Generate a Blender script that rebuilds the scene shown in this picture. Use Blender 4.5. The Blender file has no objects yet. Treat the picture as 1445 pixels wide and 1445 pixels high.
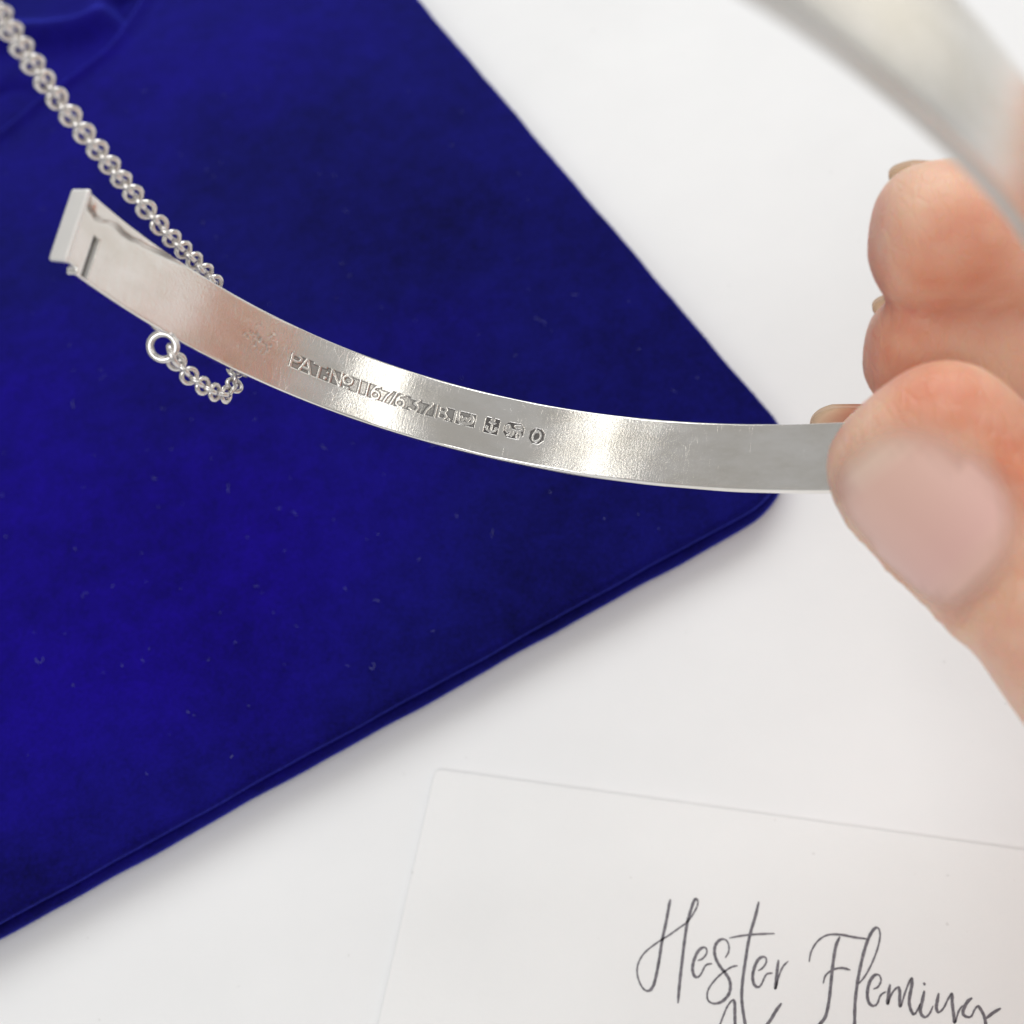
import bpy, bmesh, math, random
import numpy as np
from mathutils import Vector, Matrix

SC = bpy.context.scene
COL = SC.collection
CM = 0.01                                     # everything below is measured in centimetres

# ------------------------------------------------------------------ camera, world, lamps, exposure
TILT, ROLL = math.radians(32.2), math.radians(-15.2)
CAM_H = 10.2                                  # lens above the table
FPX, HALF = 1700.0, 722.5
G = np.array([-math.sin(ROLL) * math.sin(TILT), math.cos(ROLL) * math.sin(TILT), math.cos(TILT)])
AX = np.array([1.0, 0, 0]) - G[0] * G
AX /= np.linalg.norm(AX)
AZ = -G
AY = np.cross(AZ, AX)
RW = np.array([AX, AY, AZ])                   # lens frame (x right, y down, z forward) to world


def W(p):
    return (np.asarray(p, float) @ RW.T) + np.array([0, 0, CAM_H])


def ray(px, py):
    return np.array([(px - HALF) / FPX, (py - HALF) / FPX, 1.0])


def at(px, py, d):
    return ray(px, py) * d


def on_plane(px, py, z):
    r = ray(px, py)
    return W(r * ((CAM_H - z) / (r @ G)))


cam = bpy.data.cameras.new('camera')
cam_o = bpy.data.objects.new('camera', cam)
COL.objects.link(cam_o)
Mx = Matrix.Identity(4)
for i in range(3):
    Mx[i][0], Mx[i][1], Mx[i][2] = RW[i][0], -RW[i][1], -RW[i][2]
Mx[0][3], Mx[1][3], Mx[2][3] = 0, 0, CAM_H * CM
cam_o.matrix_world = Mx
cam.sensor_fit = 'HORIZONTAL'
cam.sensor_width = 36
cam.lens = FPX / (2 * HALF) * 36
cam.clip_start, cam.clip_end = 0.002, 20
cam.dof.use_dof = True
cam.dof.focus_distance = 8.2 * CM
cam.dof.aperture_fstop = cam.lens / 0.95
SC.camera = cam_o

world = bpy.data.worlds.new('World')
SC.world = world
world.use_nodes = True
world.node_tree.nodes['Background'].inputs[0].default_value = (1.0, 0.99, 0.975, 1)
world.node_tree.nodes['Background'].inputs[1].default_value = 0.33


def area(name, loc, target, sx, sy, radiance, col, roll=0):
    l = bpy.data.lights.new(name, 'AREA')
    l.shape = 'RECTANGLE'
    l.size, l.size_y = sx * CM, sy * CM
    l.energy = radiance * math.pi * l.size * l.size_y
    l.color = col
    o = bpy.data.objects.new(name, l)
    COL.objects.link(o)
    d = Vector(target) - Vector(loc)
    z = -d.normalized()
    y = Vector((0, 1, 0))
    y = (y - z * y.dot(z)).normalized()
    x = y.cross(z)
    m = Matrix((x, y, z)).transposed().to_4x4()
    m.translation = Vector(loc) * CM
    o.matrix_world = m
    return o


area('ceiling_lamp', (-12.9, 9.6, 55), (-.35, 4.6, 3.5), 2.6, 46, 4.6, (1, .97, .90))
area('ceiling_lamp', (34, .4, 39), (-1.8, 4.9, 3.9), 4.0, 46, 4.0, (1, .97, .90))
area('added_fill_panel', (6, 60, 56), (1, 8, 0), 64, 40, 2.9, (.97, .985, 1))  # added soft panel out of view beyond the case, brightens the table
area('added_fill_panel', (-8, -48, 58), (1, 6, 0), 46, 30, 3.2, (.98, .99, 1))  # added fill behind the lens, lifts the card and the near table
area('added_fill_panel', (70, 32, 22), (1, 3, 7), 34, 30, .52, (1, .96, .86))  # unseen warm panel, added for the near band half to reflect

SC.view_settings.view_transform = 'Standard'
SC.view_settings.look = 'None'
SC.view_settings.exposure = 0.34
SC.view_settings.gamma = 1


# ------------------------------------------------------------------ helpers
def tag(o, label=None, cat=None, group=None, kind=None):
    if label: o['label'] = label
    if cat: o['category'] = cat
    if group: o['group'] = group
    if kind: o['kind'] = kind
    return o


def mesh_obj(name, verts, faces, mat, parent=None, smooth=True, attrs=None, uv=None):
    """verts in world centimetres"""
    me = bpy.data.meshes.new(name)
    v = np.asarray(verts, float) * CM
    me.from_pydata(v.tolist(), [], [tuple(int(i) for i in f) for f in faces])
    if attrs:
        for k, a in attrs.items():
            at_ = me.attributes.new(k, 'FLOAT', 'POINT')
            at_.data.foreach_set('value', np.asarray(a, np.float32))
    if uv is not None:
        lay = me.uv_layers.new(name='UVMap')
        li = np.empty(len(me.loops), np.int32)
        me.loops.foreach_get('vertex_index', li)
        lay.data.foreach_set('uv', np.asarray(uv, np.float32)[li].ravel())
    if smooth:
        me.polygons.foreach_set('use_smooth', np.ones(len(me.polygons), bool))
    me.materials.append(mat)
    me.update()
    o = bpy.data.objects.new(name, me)
    COL.objects.link(o)
    if parent:
        o.parent = parent
        o.matrix_parent_inverse = parent.matrix_world.inverted()
    return o


def empty(name, loc):
    o = bpy.data.objects.new(name, None)
    COL.objects.link(o)
    o.empty_display_size = .01
    o.location = Vector(loc) * CM
    o.matrix_world = Matrix.Translation(Vector(loc) * CM)
    return o


def grid_faces(nu, nv, close_v=False, off=0):
    f = []
    for i in range(nu - 1):
        for j in range(nv if close_v else nv - 1):
            a, b = i * nv + j, i * nv + (j + 1) % nv
            f.append((off + a, off + a + nv, off + b + nv, off + b))
    return f


def catmull(pts, n):
    p = np.asarray(pts, float)
    p = np.vstack([2 * p[0] - p[1], p, 2 * p[-1] - p[-2]])
    out = []
    for i in range(1, len(p) - 2):
        for t in np.linspace(0, 1, n, endpoint=False):
            a, b, c, d = p[i - 1], p[i], p[i + 1], p[i + 2]
            out.append(.5 * (2 * b + (c - a) * t + (2 * a - 5 * b + 4 * c - d) * t * t + (3 * b - a - 3 * c + d) * t ** 3))
    out.append(p[-2])
    return np.array(out)


def sstep(a, b, x):
    t = np.clip((x - a) / (b - a), 0, 1)
    return t * t * (3 - 2 * t)


def mat(name):
    m = bpy.data.materials.new(name)
    m.use_nodes = True
    nt = m.node_tree
    return m, nt, nt.nodes['Principled BSDF']


def N(nt, t, **kw):
    n = nt.nodes.new(t)
    for k, v in kw.items():
        if isinstance(k, str) and hasattr(n, k):
            setattr(n, k, v)
        else:
            n.inputs[k].default_value = v
    return n


def noise(nt, vec, scale, detail=3, rough=.5):
    n = nt.nodes.new('ShaderNodeTexNoise')
    n.inputs['Scale'].default_value = scale
    n.inputs['Detail'].default_value = detail
    n.inputs['Roughness'].default_value = rough
    if vec is not None: nt.links.new(vec, n.inputs['Vector'])
    return n.outputs['Fac']


def ramp(nt, fac, stops):
    r = nt.nodes.new('ShaderNodeValToRGB')
    nt.links.new(fac, r.inputs[0])
    e = r.color_ramp.elements
    while len(e) < len(stops): e.new(.5)
    for k, (p, c) in enumerate(stops):
        e[k].position = p
        e[k].color = (*c, 1) if len(c) == 3 else c
    return r.outputs[0]


def math_n(nt, op, a, b):
    m = nt.nodes.new('ShaderNodeMath')
    m.operation = op
    for k, x in enumerate((a, b)):
        if isinstance(x, (int, float)): m.inputs[k].default_value = x
        else: nt.links.new(x, m.inputs[k])
    return m.outputs[0]


def bump(nt, height, strength, dist, normal=None):
    b = nt.nodes.new('ShaderNodeBump')
    b.inputs['Strength'].default_value = strength
    b.inputs['Distance'].default_value = dist
    nt.links.new(height, b.inputs['Height'])
    if normal is not None: nt.links.new(normal, b.inputs['Normal'])
    return b.outputs[0]


def mapping(nt, src, scale, rot=(0, 0, 0)):
    m = nt.nodes.new('ShaderNodeMapping')
    m.inputs['Scale'].default_value = scale
    m.inputs['Rotation'].default_value = rot
    nt.links.new(src, m.inputs['Vector'])
    return m.outputs[0]


# ------------------------------------------------------------------ materials
def silver(name, uvmap, rough=.2, base=(.90, .88, .85)):
    m, nt, b = mat(name)
    tc = nt.nodes.new('ShaderNodeTexCoord')
    b.inputs['Metallic'].default_value = 1
    if uvmap:
        uv = tc.outputs['UV']
        cross = noise(nt, mapping(nt, uv, (95, 6, 1), (0, 0, .12)), 1, 4, .6)       # rubbed across the band
        cross2 = noise(nt, mapping(nt, uv, (60, 9, 1), (0, 0, -.35)), 1, 3, .6)
        fine = noise(nt, mapping(nt, uv, (60, 60, 60)), 1, 5, .7)
        h = math_n(nt, 'ADD', math_n(nt, 'MULTIPLY', cross, .22), math_n(nt, 'ADD', math_n(nt, 'MULTIPLY', cross2, .2), math_n(nt, 'MULTIPLY', fine, .6)))
        big = noise(nt, mapping(nt, uv, (2.2, 5, 1)), 1, 3, .6)
        # single thin scratches
        v = nt.nodes.new('ShaderNodeTexVoronoi')
        v.feature = 'DISTANCE_TO_EDGE'
        nt.links.new(mapping(nt, uv, (16, 5, 1), (0, 0, .25)), v.inputs['Vector'])
        v.inputs['Scale'].default_value = 1
        line = ramp(nt, v.outputs['Distance'], [(0, (1, 1, 1)), (.006, (0, 0, 0))])
        msk = ramp(nt, noise(nt, mapping(nt, uv, (5, 7, 1)), 1, 2), [(.5, (0, 0, 0)), (.62, (1, 1, 1))])
        line = math_n(nt, 'MULTIPLY', line, msk)
        h = math_n(nt, 'SUBTRACT', h, math_n(nt, 'MULTIPLY', line, .16))
        n = bump(nt, h, .34, .00005)
        r = math_n(nt, 'ADD', math_n(nt, 'MULTIPLY', big, .16), rough - .06)
    else:
        ob = tc.outputs['Object']
        n = bump(nt, noise(nt, ob, 4000, 3), .12, .00003)
        r = math_n(nt, 'ADD', math_n(nt, 'MULTIPLY', noise(nt, ob, 700, 3), .12), rough - .06)
    nt.links.new(r, b.inputs['Roughness'])
    nt.links.new(n, b.inputs['Normal'])
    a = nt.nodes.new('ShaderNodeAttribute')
    a.attribute_name = 'tarnish_shade'
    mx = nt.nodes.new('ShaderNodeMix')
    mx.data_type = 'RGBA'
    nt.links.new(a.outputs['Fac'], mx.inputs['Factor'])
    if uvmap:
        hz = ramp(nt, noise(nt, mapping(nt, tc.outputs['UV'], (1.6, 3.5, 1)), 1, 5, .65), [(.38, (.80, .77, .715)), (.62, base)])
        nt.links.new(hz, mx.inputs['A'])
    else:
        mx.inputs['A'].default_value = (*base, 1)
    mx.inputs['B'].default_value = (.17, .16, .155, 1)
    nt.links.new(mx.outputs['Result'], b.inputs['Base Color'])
    return m


M_BAND = silver('brushed_silver', True, .15)
M_SILVER = silver('polished_silver', False, .2)
M_CHAIN = silver('worn_silver', False, .24, (.76, .73, .70))
M_SATIN = silver('satin_silver', False, .46, (.95, .935, .91))


def velvet():
    m, nt, b = mat('blue_velvet')
    tc = nt.nodes.new('ShaderNodeTexCoord')
    ob = tc.outputs['Object']
    pile = noise(nt, ob, 3200, 3, .7)
    patch = noise(nt, ob, 45, 4, .6)
    mid = noise(nt, ob, 420, 4, .65)
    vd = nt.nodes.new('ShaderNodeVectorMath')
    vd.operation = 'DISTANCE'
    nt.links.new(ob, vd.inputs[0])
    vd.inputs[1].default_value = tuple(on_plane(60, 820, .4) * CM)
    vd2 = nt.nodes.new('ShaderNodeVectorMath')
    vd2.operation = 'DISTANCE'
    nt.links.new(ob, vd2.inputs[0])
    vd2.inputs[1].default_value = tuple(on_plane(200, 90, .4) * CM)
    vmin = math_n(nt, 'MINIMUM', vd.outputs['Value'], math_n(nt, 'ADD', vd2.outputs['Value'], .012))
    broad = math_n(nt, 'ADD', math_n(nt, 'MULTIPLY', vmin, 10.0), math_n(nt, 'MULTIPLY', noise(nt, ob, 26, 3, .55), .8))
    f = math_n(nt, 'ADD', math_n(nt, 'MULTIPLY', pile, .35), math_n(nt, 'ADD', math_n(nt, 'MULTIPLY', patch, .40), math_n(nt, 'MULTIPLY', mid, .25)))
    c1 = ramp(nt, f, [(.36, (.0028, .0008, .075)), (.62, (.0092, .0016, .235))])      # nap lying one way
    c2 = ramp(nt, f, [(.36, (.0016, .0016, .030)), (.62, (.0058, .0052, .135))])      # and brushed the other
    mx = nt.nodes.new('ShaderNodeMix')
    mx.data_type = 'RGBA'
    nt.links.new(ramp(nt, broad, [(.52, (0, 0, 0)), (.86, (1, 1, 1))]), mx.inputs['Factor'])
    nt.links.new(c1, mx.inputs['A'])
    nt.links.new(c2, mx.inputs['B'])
    nt.links.new(mx.outputs['Result'], b.inputs['Base Color'])
    b.inputs['Roughness'].default_value = .9
    b.inputs['Specular IOR Level'].default_value = .06
    b.inputs['Sheen Weight'].default_value = .85
    b.inputs['Sheen Roughness'].default_value = .42
    b.inputs['Sheen Tint'].default_value = (.085, .105, 1.0, 1)
    h = math_n(nt, 'ADD', pile, math_n(nt, 'MULTIPLY', mid, .8))
    nt.links.new(bump(nt, h, .55, .00012), b.inputs['Normal'])
    return m


M_VELVET = velvet()


def paper(name, col, bs, rough=.6):
    m, nt, b = mat(name)
    ob = nt.nodes.new('ShaderNodeTexCoord').outputs['Object']
    n1 = noise(nt, ob, 60, 4, .6)
    c = ramp(nt, n1, [(.3, tuple(x * .965 for x in col)), (.7, col)])
    sp = ramp(nt, noise(nt, ob, 900, 2, .5), [(.22, (.88, .875, .87)), (.25, (1, 1, 1))])
    ml = nt.nodes.new('ShaderNodeMix')
    ml.data_type = 'RGBA'
    ml.blend_type = 'MULTIPLY'
    ml.inputs['Factor'].default_value = 1
    nt.links.new(c, ml.inputs['A'])
    nt.links.new(sp, ml.inputs['B'])
    nt.links.new(ml.outputs['Result'], b.inputs['Base Color'])
    b.inputs['Roughness'].default_value = rough
    b.inputs['Specular IOR Level'].default_value = .3
    h = math_n(nt, 'ADD', noise(nt, ob, 2200, 3, .6), math_n(nt, 'MULTIPLY', noise(nt, ob, 160, 3), 1.6))
    nt.links.new(bump(nt, h, bs, .00006), b.inputs['Normal'])
    return m


M_TABLE = paper('white_table', (.84, .84, .84), .25, .45)
M_CARD = paper('white_card', (.85, .848, .842), .5, .6)


def plain(name, col, rough=.6, spec=.4):
    m, nt, b = mat(name)
    b.inputs['Base Color'].default_value = (*col, 1)
    b.inputs['Roughness'].default_value = rough
    b.inputs['Specular IOR Level'].default_value = spec
    return m, nt, b


def ink():
    m, nt, b = plain('grey_ink', (.1, .09, .11), .5)
    ob = nt.nodes.new('ShaderNodeTexCoord').outputs['Object']
    c = ramp(nt, noise(nt, ob, 5000, 3, .7), [(.35, (.09, .085, .10)), (.7, (.25, .235, .26))])
    nt.links.new(c, b.inputs['Base Color'])
    return m


M_INK = ink()
M_LINT, _, _ = plain('pale_lint', (.17, .18, .38), .8, .1)


def skin():
    m, nt, b = mat('skin')
    ob = nt.nodes.new('ShaderNodeTexCoord').outputs['Object']
    blotch = noise(nt, ob, 105, 3, .6)
    c = ramp(nt, blotch, [(.30, (.68, .27, .165)), (.48, (.78, .44, .31)), (.58, (.82, .53, .39)), (.72, (.87, .62, .47))])
    nt.links.new(c, b.inputs['Base Color'])
    b.inputs['Roughness'].default_value = .42
    b.inputs['Specular IOR Level'].default_value = .35
    b.inputs['Subsurface Weight'].default_value = .85
    b.inputs['Subsurface Radius'].default_value = (1, .32, .14)
    b.inputs['Subsurface Scale'].default_value = .0055
    h = math_n(nt, 'ADD', noise(nt, ob, 1500, 4, .6), noise(nt, mapping(nt, ob, (300, 1800, 900)), 1, 3))
    vo = nt.nodes.new('ShaderNodeTexVoronoi')
    vo.feature = 'DISTANCE_TO_EDGE'
    vo.inputs['Scale'].default_value = 1500
    nt.links.new(mapping(nt, ob, (1, .55, .8), (.3, .5, .2)), vo.inputs['Vector'])
    h = math_n(nt, 'ADD', h, math_n(nt, 'MULTIPLY', ramp(nt, vo.outputs['Distance'], [(0, (0, 0, 0)), (.16, (1, 1, 1))]), .7))
    nt.links.new(bump(nt, h, .5, .00009), b.inputs['Normal'])
    return m


M_SKIN = skin()


def nailm(trans):
    m, nt, b = mat('fingernail')
    a = nt.nodes.new('ShaderNodeAttribute')
    a.attribute_name = 'along'
    c = ramp(nt, a.outputs['Fac'], [(0, (.93, .82, .68)), (.10, (.88, .70, .56)), (.3, (.80, .51, .42)), (.75, (.78, .47, .41)), (.9, (.80, .51, .42))])
    nt.links.new(c, b.inputs['Base Color'])
    e = nt.nodes.new('ShaderNodeAttribute')
    e.attribute_name = 'margin'
    mx = nt.nodes.new('ShaderNodeMix')
    mx.data_type = 'RGBA'
    nt.links.new(e.outputs['Fac'], mx.inputs['Factor'])
    nt.links.new(c, mx.inputs['A'])
    mx.inputs['B'].default_value = (.83, .55, .43, 1)
    nt.links.new(mx.outputs['Result'], b.inputs['Base Color'])
    b.inputs['Roughness'].default_value = .27
    b.inputs['Coat Weight'].default_value = .5
    b.inputs['Coat Roughness'].default_value = .15
    al = math_n(nt, 'SUBTRACT', 1.0, e.outputs['Fac'])
    out_ = nt.nodes['Material Output']
    tr = nt.nodes.new('ShaderNodeBsdfTranslucent')
    nt.links.new(mx.outputs['Result'], tr.inputs['Color'])
    ms_ = nt.nodes.new('ShaderNodeMixShader')
    ms_.inputs[0].default_value = trans
    nt.links.new(b.outputs[0], ms_.inputs[1])
    nt.links.new(tr.outputs[0], ms_.inputs[2])
    tp = nt.nodes.new('ShaderNodeBsdfTransparent')
    m2 = nt.nodes.new('ShaderNodeMixShader')
    nt.links.new(al, m2.inputs[0])
    nt.links.new(tp.outputs[0], m2.inputs[1])
    nt.links.new(ms_.outputs[0], m2.inputs[2])
    nt.links.new(m2.outputs[0], out_.inputs['Surface'])
    return m


M_NAIL = nailm(0.0)
M_NAIL_TIP = nailm(.7)

# ------------------------------------------------------------------ table (structure)
tx = np.linspace(-60, 60, 3)
V = [(x, y, 0) for x in tx for y in tx + 10]
tag(mesh_obj('table_top', V, grid_faces(3, 3), M_TABLE, smooth=False), 'smooth white table top under the blue case and the card', 'table', kind='structure')

# ------------------------------------------------------------------ velvet case
Z_LID, Z_SEAM, Z_BASE = .42, .27, .03
corner = on_plane(1157, 662, Z_LID)
e1 = on_plane(590, -4, Z_LID) - corner
e1 /= np.linalg.norm(e1)
e2 = on_plane(0, 1319, Z_LID) - corner
e2 -= e1 * (e2 @ e1)
e2 /= np.linalg.norm(e2)
L1, L2, RC = 14.0, 16.0, .80
rng = np.random.default_rng(4)
ph = rng.uniform(0, 6.28, 12)


def wob(t, k0):
    return .3 * .012 * np.sin(t * 2.1 + ph[k0]) + .35 * .010 * np.sin(t * 4.7 + ph[k0 + 1]) + .3 * .006 * np.sin(t * 9.3 + ph[k0 + 2])


def outline(inset, n_arc=24, step=.06, k0=0, amp=1.0):
    """rounded rectangle in (s,t): s along the right edge from the near corner, t along the lower edge"""
    pts = []
    r = max(RC - inset, .02)
    cs = [(inset + r, inset + r, 180), (L1 - inset - r, inset + r, 270), (L1 - inset - r, L2 - inset - r, 0), (inset + r, L2 - inset - r, 90)]
    for k in range(4):
        cx, cy, a0 = cs[k]
        for a in np.linspace(a0, a0 + 90, n_arc):
            pts.append((cx + r * math.cos(math.radians(a)), cy + r * math.sin(math.radians(a))))
        nx_, ny_, a1 = cs[(k + 1) % 4]
        p0 = np.array(pts[-1])
        p1 = np.array((nx_ + r * math.cos(math.radians(a1)), ny_ + r * math.sin(math.radians(a1))))
        m = int((L1 if k % 2 == 0 else L2) / step)
        for q in range(1, m):
            pts.append(tuple(p0 + (p1 - p0) * q / m))
    P = np.array(pts)
    d = P - np.array([L1 / 2, L2 / 2])
    P = P + amp * np.stack([-wob(P[:, 1], k0) * np.sign(-d[:, 0]) * (np.abs(d[:, 0]) > L1 / 2 - .6), -wob(P[:, 0], k0 + 3) * np.sign(-d[:, 1]) * (np.abs(d[:, 1]) > L2 / 2 - .6)], 1)
    return P


def st_world(P, z):
    P = np.asarray(P)
    w = corner[None] + P[:, :1] * e1[None] + P[:, 1:2] * e2[None]
    w[:, 2] = z
    return w


def loft(profile, k0, cap_top=True, cap_bottom=True):
    V, rings = [], []
    for ins, z, amp in profile:
        o = outline(ins, k0=k0, amp=amp)
        n = len(o)
        rings.append(len(V))
        V += list(st_world(o, z))
    F = []
    for a, b in zip(rings[:-1], rings[1:]):
        for j in range(n):
            F.append((a + j, b + j, b + (j + 1) % n, a + (j + 1) % n))
    if cap_bottom: F.append(tuple(range(rings[-1], rings[-1] + n))[::-1])
    return V, F, n


case = tag(empty('jewellery_case', st_world([[L1 / 2, L2 / 2]], 0)[0]),
           'flat royal blue velvet jewellery case lying on the white table under the bangle', 'jewellery case')
# lid: rings from the inside out, top grid inside
rr = .06
prof = []
for a in np.linspace(0, 90, 8):
    prof.append((rr * (1 - math.sin(math.radians(a))) + .0, Z_LID - rr * (1 - math.cos(math.radians(a))), 1.0))
prof += [(.0, Z_LID - rr - .02, 1), (.015, Z_SEAM + .045, 1), (.05, Z_SEAM + .02, 1), (.16, Z_SEAM + .01, 1), (.5, Z_SEAM + .01, 0)]
Vl, Fl, n = loft(prof, 0, cap_bottom=False)
inner = outline(rr, k0=0, amp=1)
# top surface: shrink rings toward an inner rectangle, then a grid
ridge = np.array([on_plane(*p, Z_LID)[:2] for p in catmull([(300, -150), (232, -50), (205, 0), (160, 65), (98, 114), (55, 146), (0, 192), (-70, 236), (-220, 330), (-420, 450), (-700, 640)], 8)])
fold = np.array([on_plane(*p, Z_LID)[:2] for p in catmull([(-330, 130), (-150, 75), (-60, 40), (0, 30), (60, 27), (110, 17), (145, -10), (165, -60), (180, -120)], 8)])


def poly_dist(P, L):
    best = np.full(len(P), 1e9)
    sgn = np.zeros(len(P))
    for a, b in zip(L[:-1], L[1:]):
        d = b - a
        t = np.clip(((P - a) @ d) / (d @ d), 0, 1)
        q = P - (a + t[:, None] * d)
        D = np.hypot(q[:, 0], q[:, 1])
        s = np.sign(d[0] * (P - a)[:, 1] - d[1] * (P - a)[:, 0])
        m = D < best
        best[m] = D[m]
        sgn[m] = s[m]
    return best, sgn


def top_z(Wp):
    P = Wp[:, :2]
    D, s = poly_dist(P, ridge)
    ref = poly_dist(on_plane(20, 60, Z_LID)[None, :2], ridge)[1][0]
    d = D * s * ref                              # positive beyond the ridge
    D2, _ = poly_dist(P, fold)
    z = -.30 * sstep(.0, .42, d) + .24 * np.exp(-(D2 / .26) ** 2) * sstep(.1, .4, d)
    hole = on_plane(-10, 128, Z_LID)[:2]
    hol2 = on_plane(172, -22, Z_LID)[:2]
    z -= .5 * sstep(.02, .3, d) * (np.exp(-(np.hypot(*(P - hole).T) / .36) ** 2) + np.exp(-(np.hypot(*(P - hol2).T) / .3) ** 2))
    z += .05 * np.exp(-(d / .09) ** 2)          # plump edge of the padded top
    z += .006 * np.sin(P[:, 0] * 1.3 + 1) * np.sin(P[:, 1] * 1.1)
    return z


NS, NT = 330, 360
# grid over the inset rectangle, corners pulled on to the arc
s_ = np.linspace(rr, L1 - rr, NS)
t_ = np.linspace(rr, L2 - rr, NT)
Sg, Tg = np.meshgrid(s_, t_, indexing='ij')
P = np.stack([Sg.ravel(), Tg.ravel()], 1)
r_in = RC - rr
for cx, cy, sx, sy in ((RC, RC, -1, -1), (L1 - RC, RC, 1, -1), (L1 - RC, L2 - RC, 1, 1), (RC, L2 - RC, -1, 1)):
    q = P - np.array([cx, cy])
    m = (q[:, 0] * sx > 0) & (q[:, 1] * sy > 0)
    R_ = np.hypot(q[:, 0], q[:, 1])
    # squash the square corner into the quarter disc
    mx_ = np.maximum(np.abs(q[:, 0]), np.abs(q[:, 1]))
    k = np.where(R_ > 1e-9, mx_ / np.maximum(R_, 1e-9), 1)
    P[m] = (np.array([cx, cy]) + q * k[:, None])[m]
dd = P - np.array([L1 / 2, L2 / 2])
ed0 = np.abs(dd[:, 0]) > L1 / 2 - .6
ed1 = np.abs(dd[:, 1]) > L2 / 2 - .6
P = P + np.stack([-wob(P[:, 1], 0) * np.sign(-dd[:, 0]) * ed0, -wob(P[:, 0], 3) * np.sign(-dd[:, 1]) * ed1], 1)
Wt = st_world(P, Z_LID)
dz = top_z(Wt)
edge = np.minimum(np.minimum(P[:, 0], L1 - P[:, 0]), np.minimum(P[:, 1], L2 - P[:, 1]))
Wt[:, 2] = np.maximum(Wt[:, 2] + dz * sstep(rr, rr + .5, edge), .035)
Ft = [f[::-1] for f in grid_faces(NS, NT)]
off = len(Vl)
Vlid = np.vstack([np.array(Vl), Wt])
Flid = Fl + [tuple(i + off for i in f) for f in Ft]
lid = mesh_obj('lid', Vlid, Flid, M_VELVET, case)
prof = [(.5, Z_SEAM - .03, 0), (.16, Z_SEAM - .035, 1)]
rb = .13
for a in np.linspace(0, 180, 13):
    prof.append((.055 - .055 * math.sin(math.radians(a)) - .012, Z_SEAM - .035 - (1 - math.cos(math.radians(a))) * .5 * (Z_SEAM - .05 - Z_BASE) - .005, 1.3))
prof += [(.25, Z_BASE - .02, 1)]
Vb, Fb, n = loft(prof, 6)
mesh_obj('base', Vb, Fb, M_VELVET, case)

# ------------------------------------------------------------------ lint on the velvet (uncountable)
random.seed(11)
Vn, Fn = [], []


def tube_into(V, F, path, rad, nseg=5):
    path = np.asarray(path, float)
    tg = np.gradient(path, axis=0)
    tg /= np.linalg.norm(tg, axis=1)[:, None] + 1e-12
    up = np.array([0, 0, 1.0]) if abs(tg[0][2]) < .9 else np.array([1.0, 0, 0])
    off = len(V)
    for k, (p, t) in enumerate(zip(path, tg)):
        up = up - t * (up @ t)
        up /= np.linalg.norm(up)
        sd = np.cross(t, up)
        r = rad[k] if hasattr(rad, '__len__') else rad
        for j in range(nseg):
            a = 2 * math.pi * j / nseg
            V.append(p + r * (math.cos(a) * up + math.sin(a) * sd))
    F += grid_faces(len(path), nseg, True, off)


for k in range(260):
    big = random.random() < .22
    if big: px, py = random.uniform(-50, 1000), random.uniform(80, 1250)
    else: px, py = random.uniform(-60, 1080), random.uniform(0, 1300)
    p = on_plane(px, py, Z_LID)
    q = p - corner
    s, t = q @ e1, q @ e2
    if s < .25 or t < .25 or (s < 1.2 and t < 1.2): continue
    if poly_dist(p[None, :2], ridge)[0][0] < .1 or py < 200 - px: continue
    Ln = random.uniform(.04, .09) + .16 * random.random() ** 4 if big else random.uniform(.008, .05)
    a = random.uniform(0, 6.28)
    path, cur = [], p + np.array([0, 0, .012 + random.uniform(0, .012)])
    cv = random.uniform(-1, 1) * (34 if big else 14)
    m = 9 if big else 4
    for i in range(m):
        path.append(cur.copy())
        a += cv * Ln / m + random.uniform(-.8, .8)
        cur = cur + Ln / m * np.array([math.cos(a), math.sin(a), random.uniform(-.15, .25)])
    tube_into(Vn, Fn, path, random.uniform(.0012, .0024) if big else random.uniform(.0013, .003), 4)
lint = mesh_obj('lint', Vn, Fn, M_LINT)
tag(lint, 'tiny pale lint fibres scattered over the blue velvet', 'lint', kind='stuff')

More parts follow.
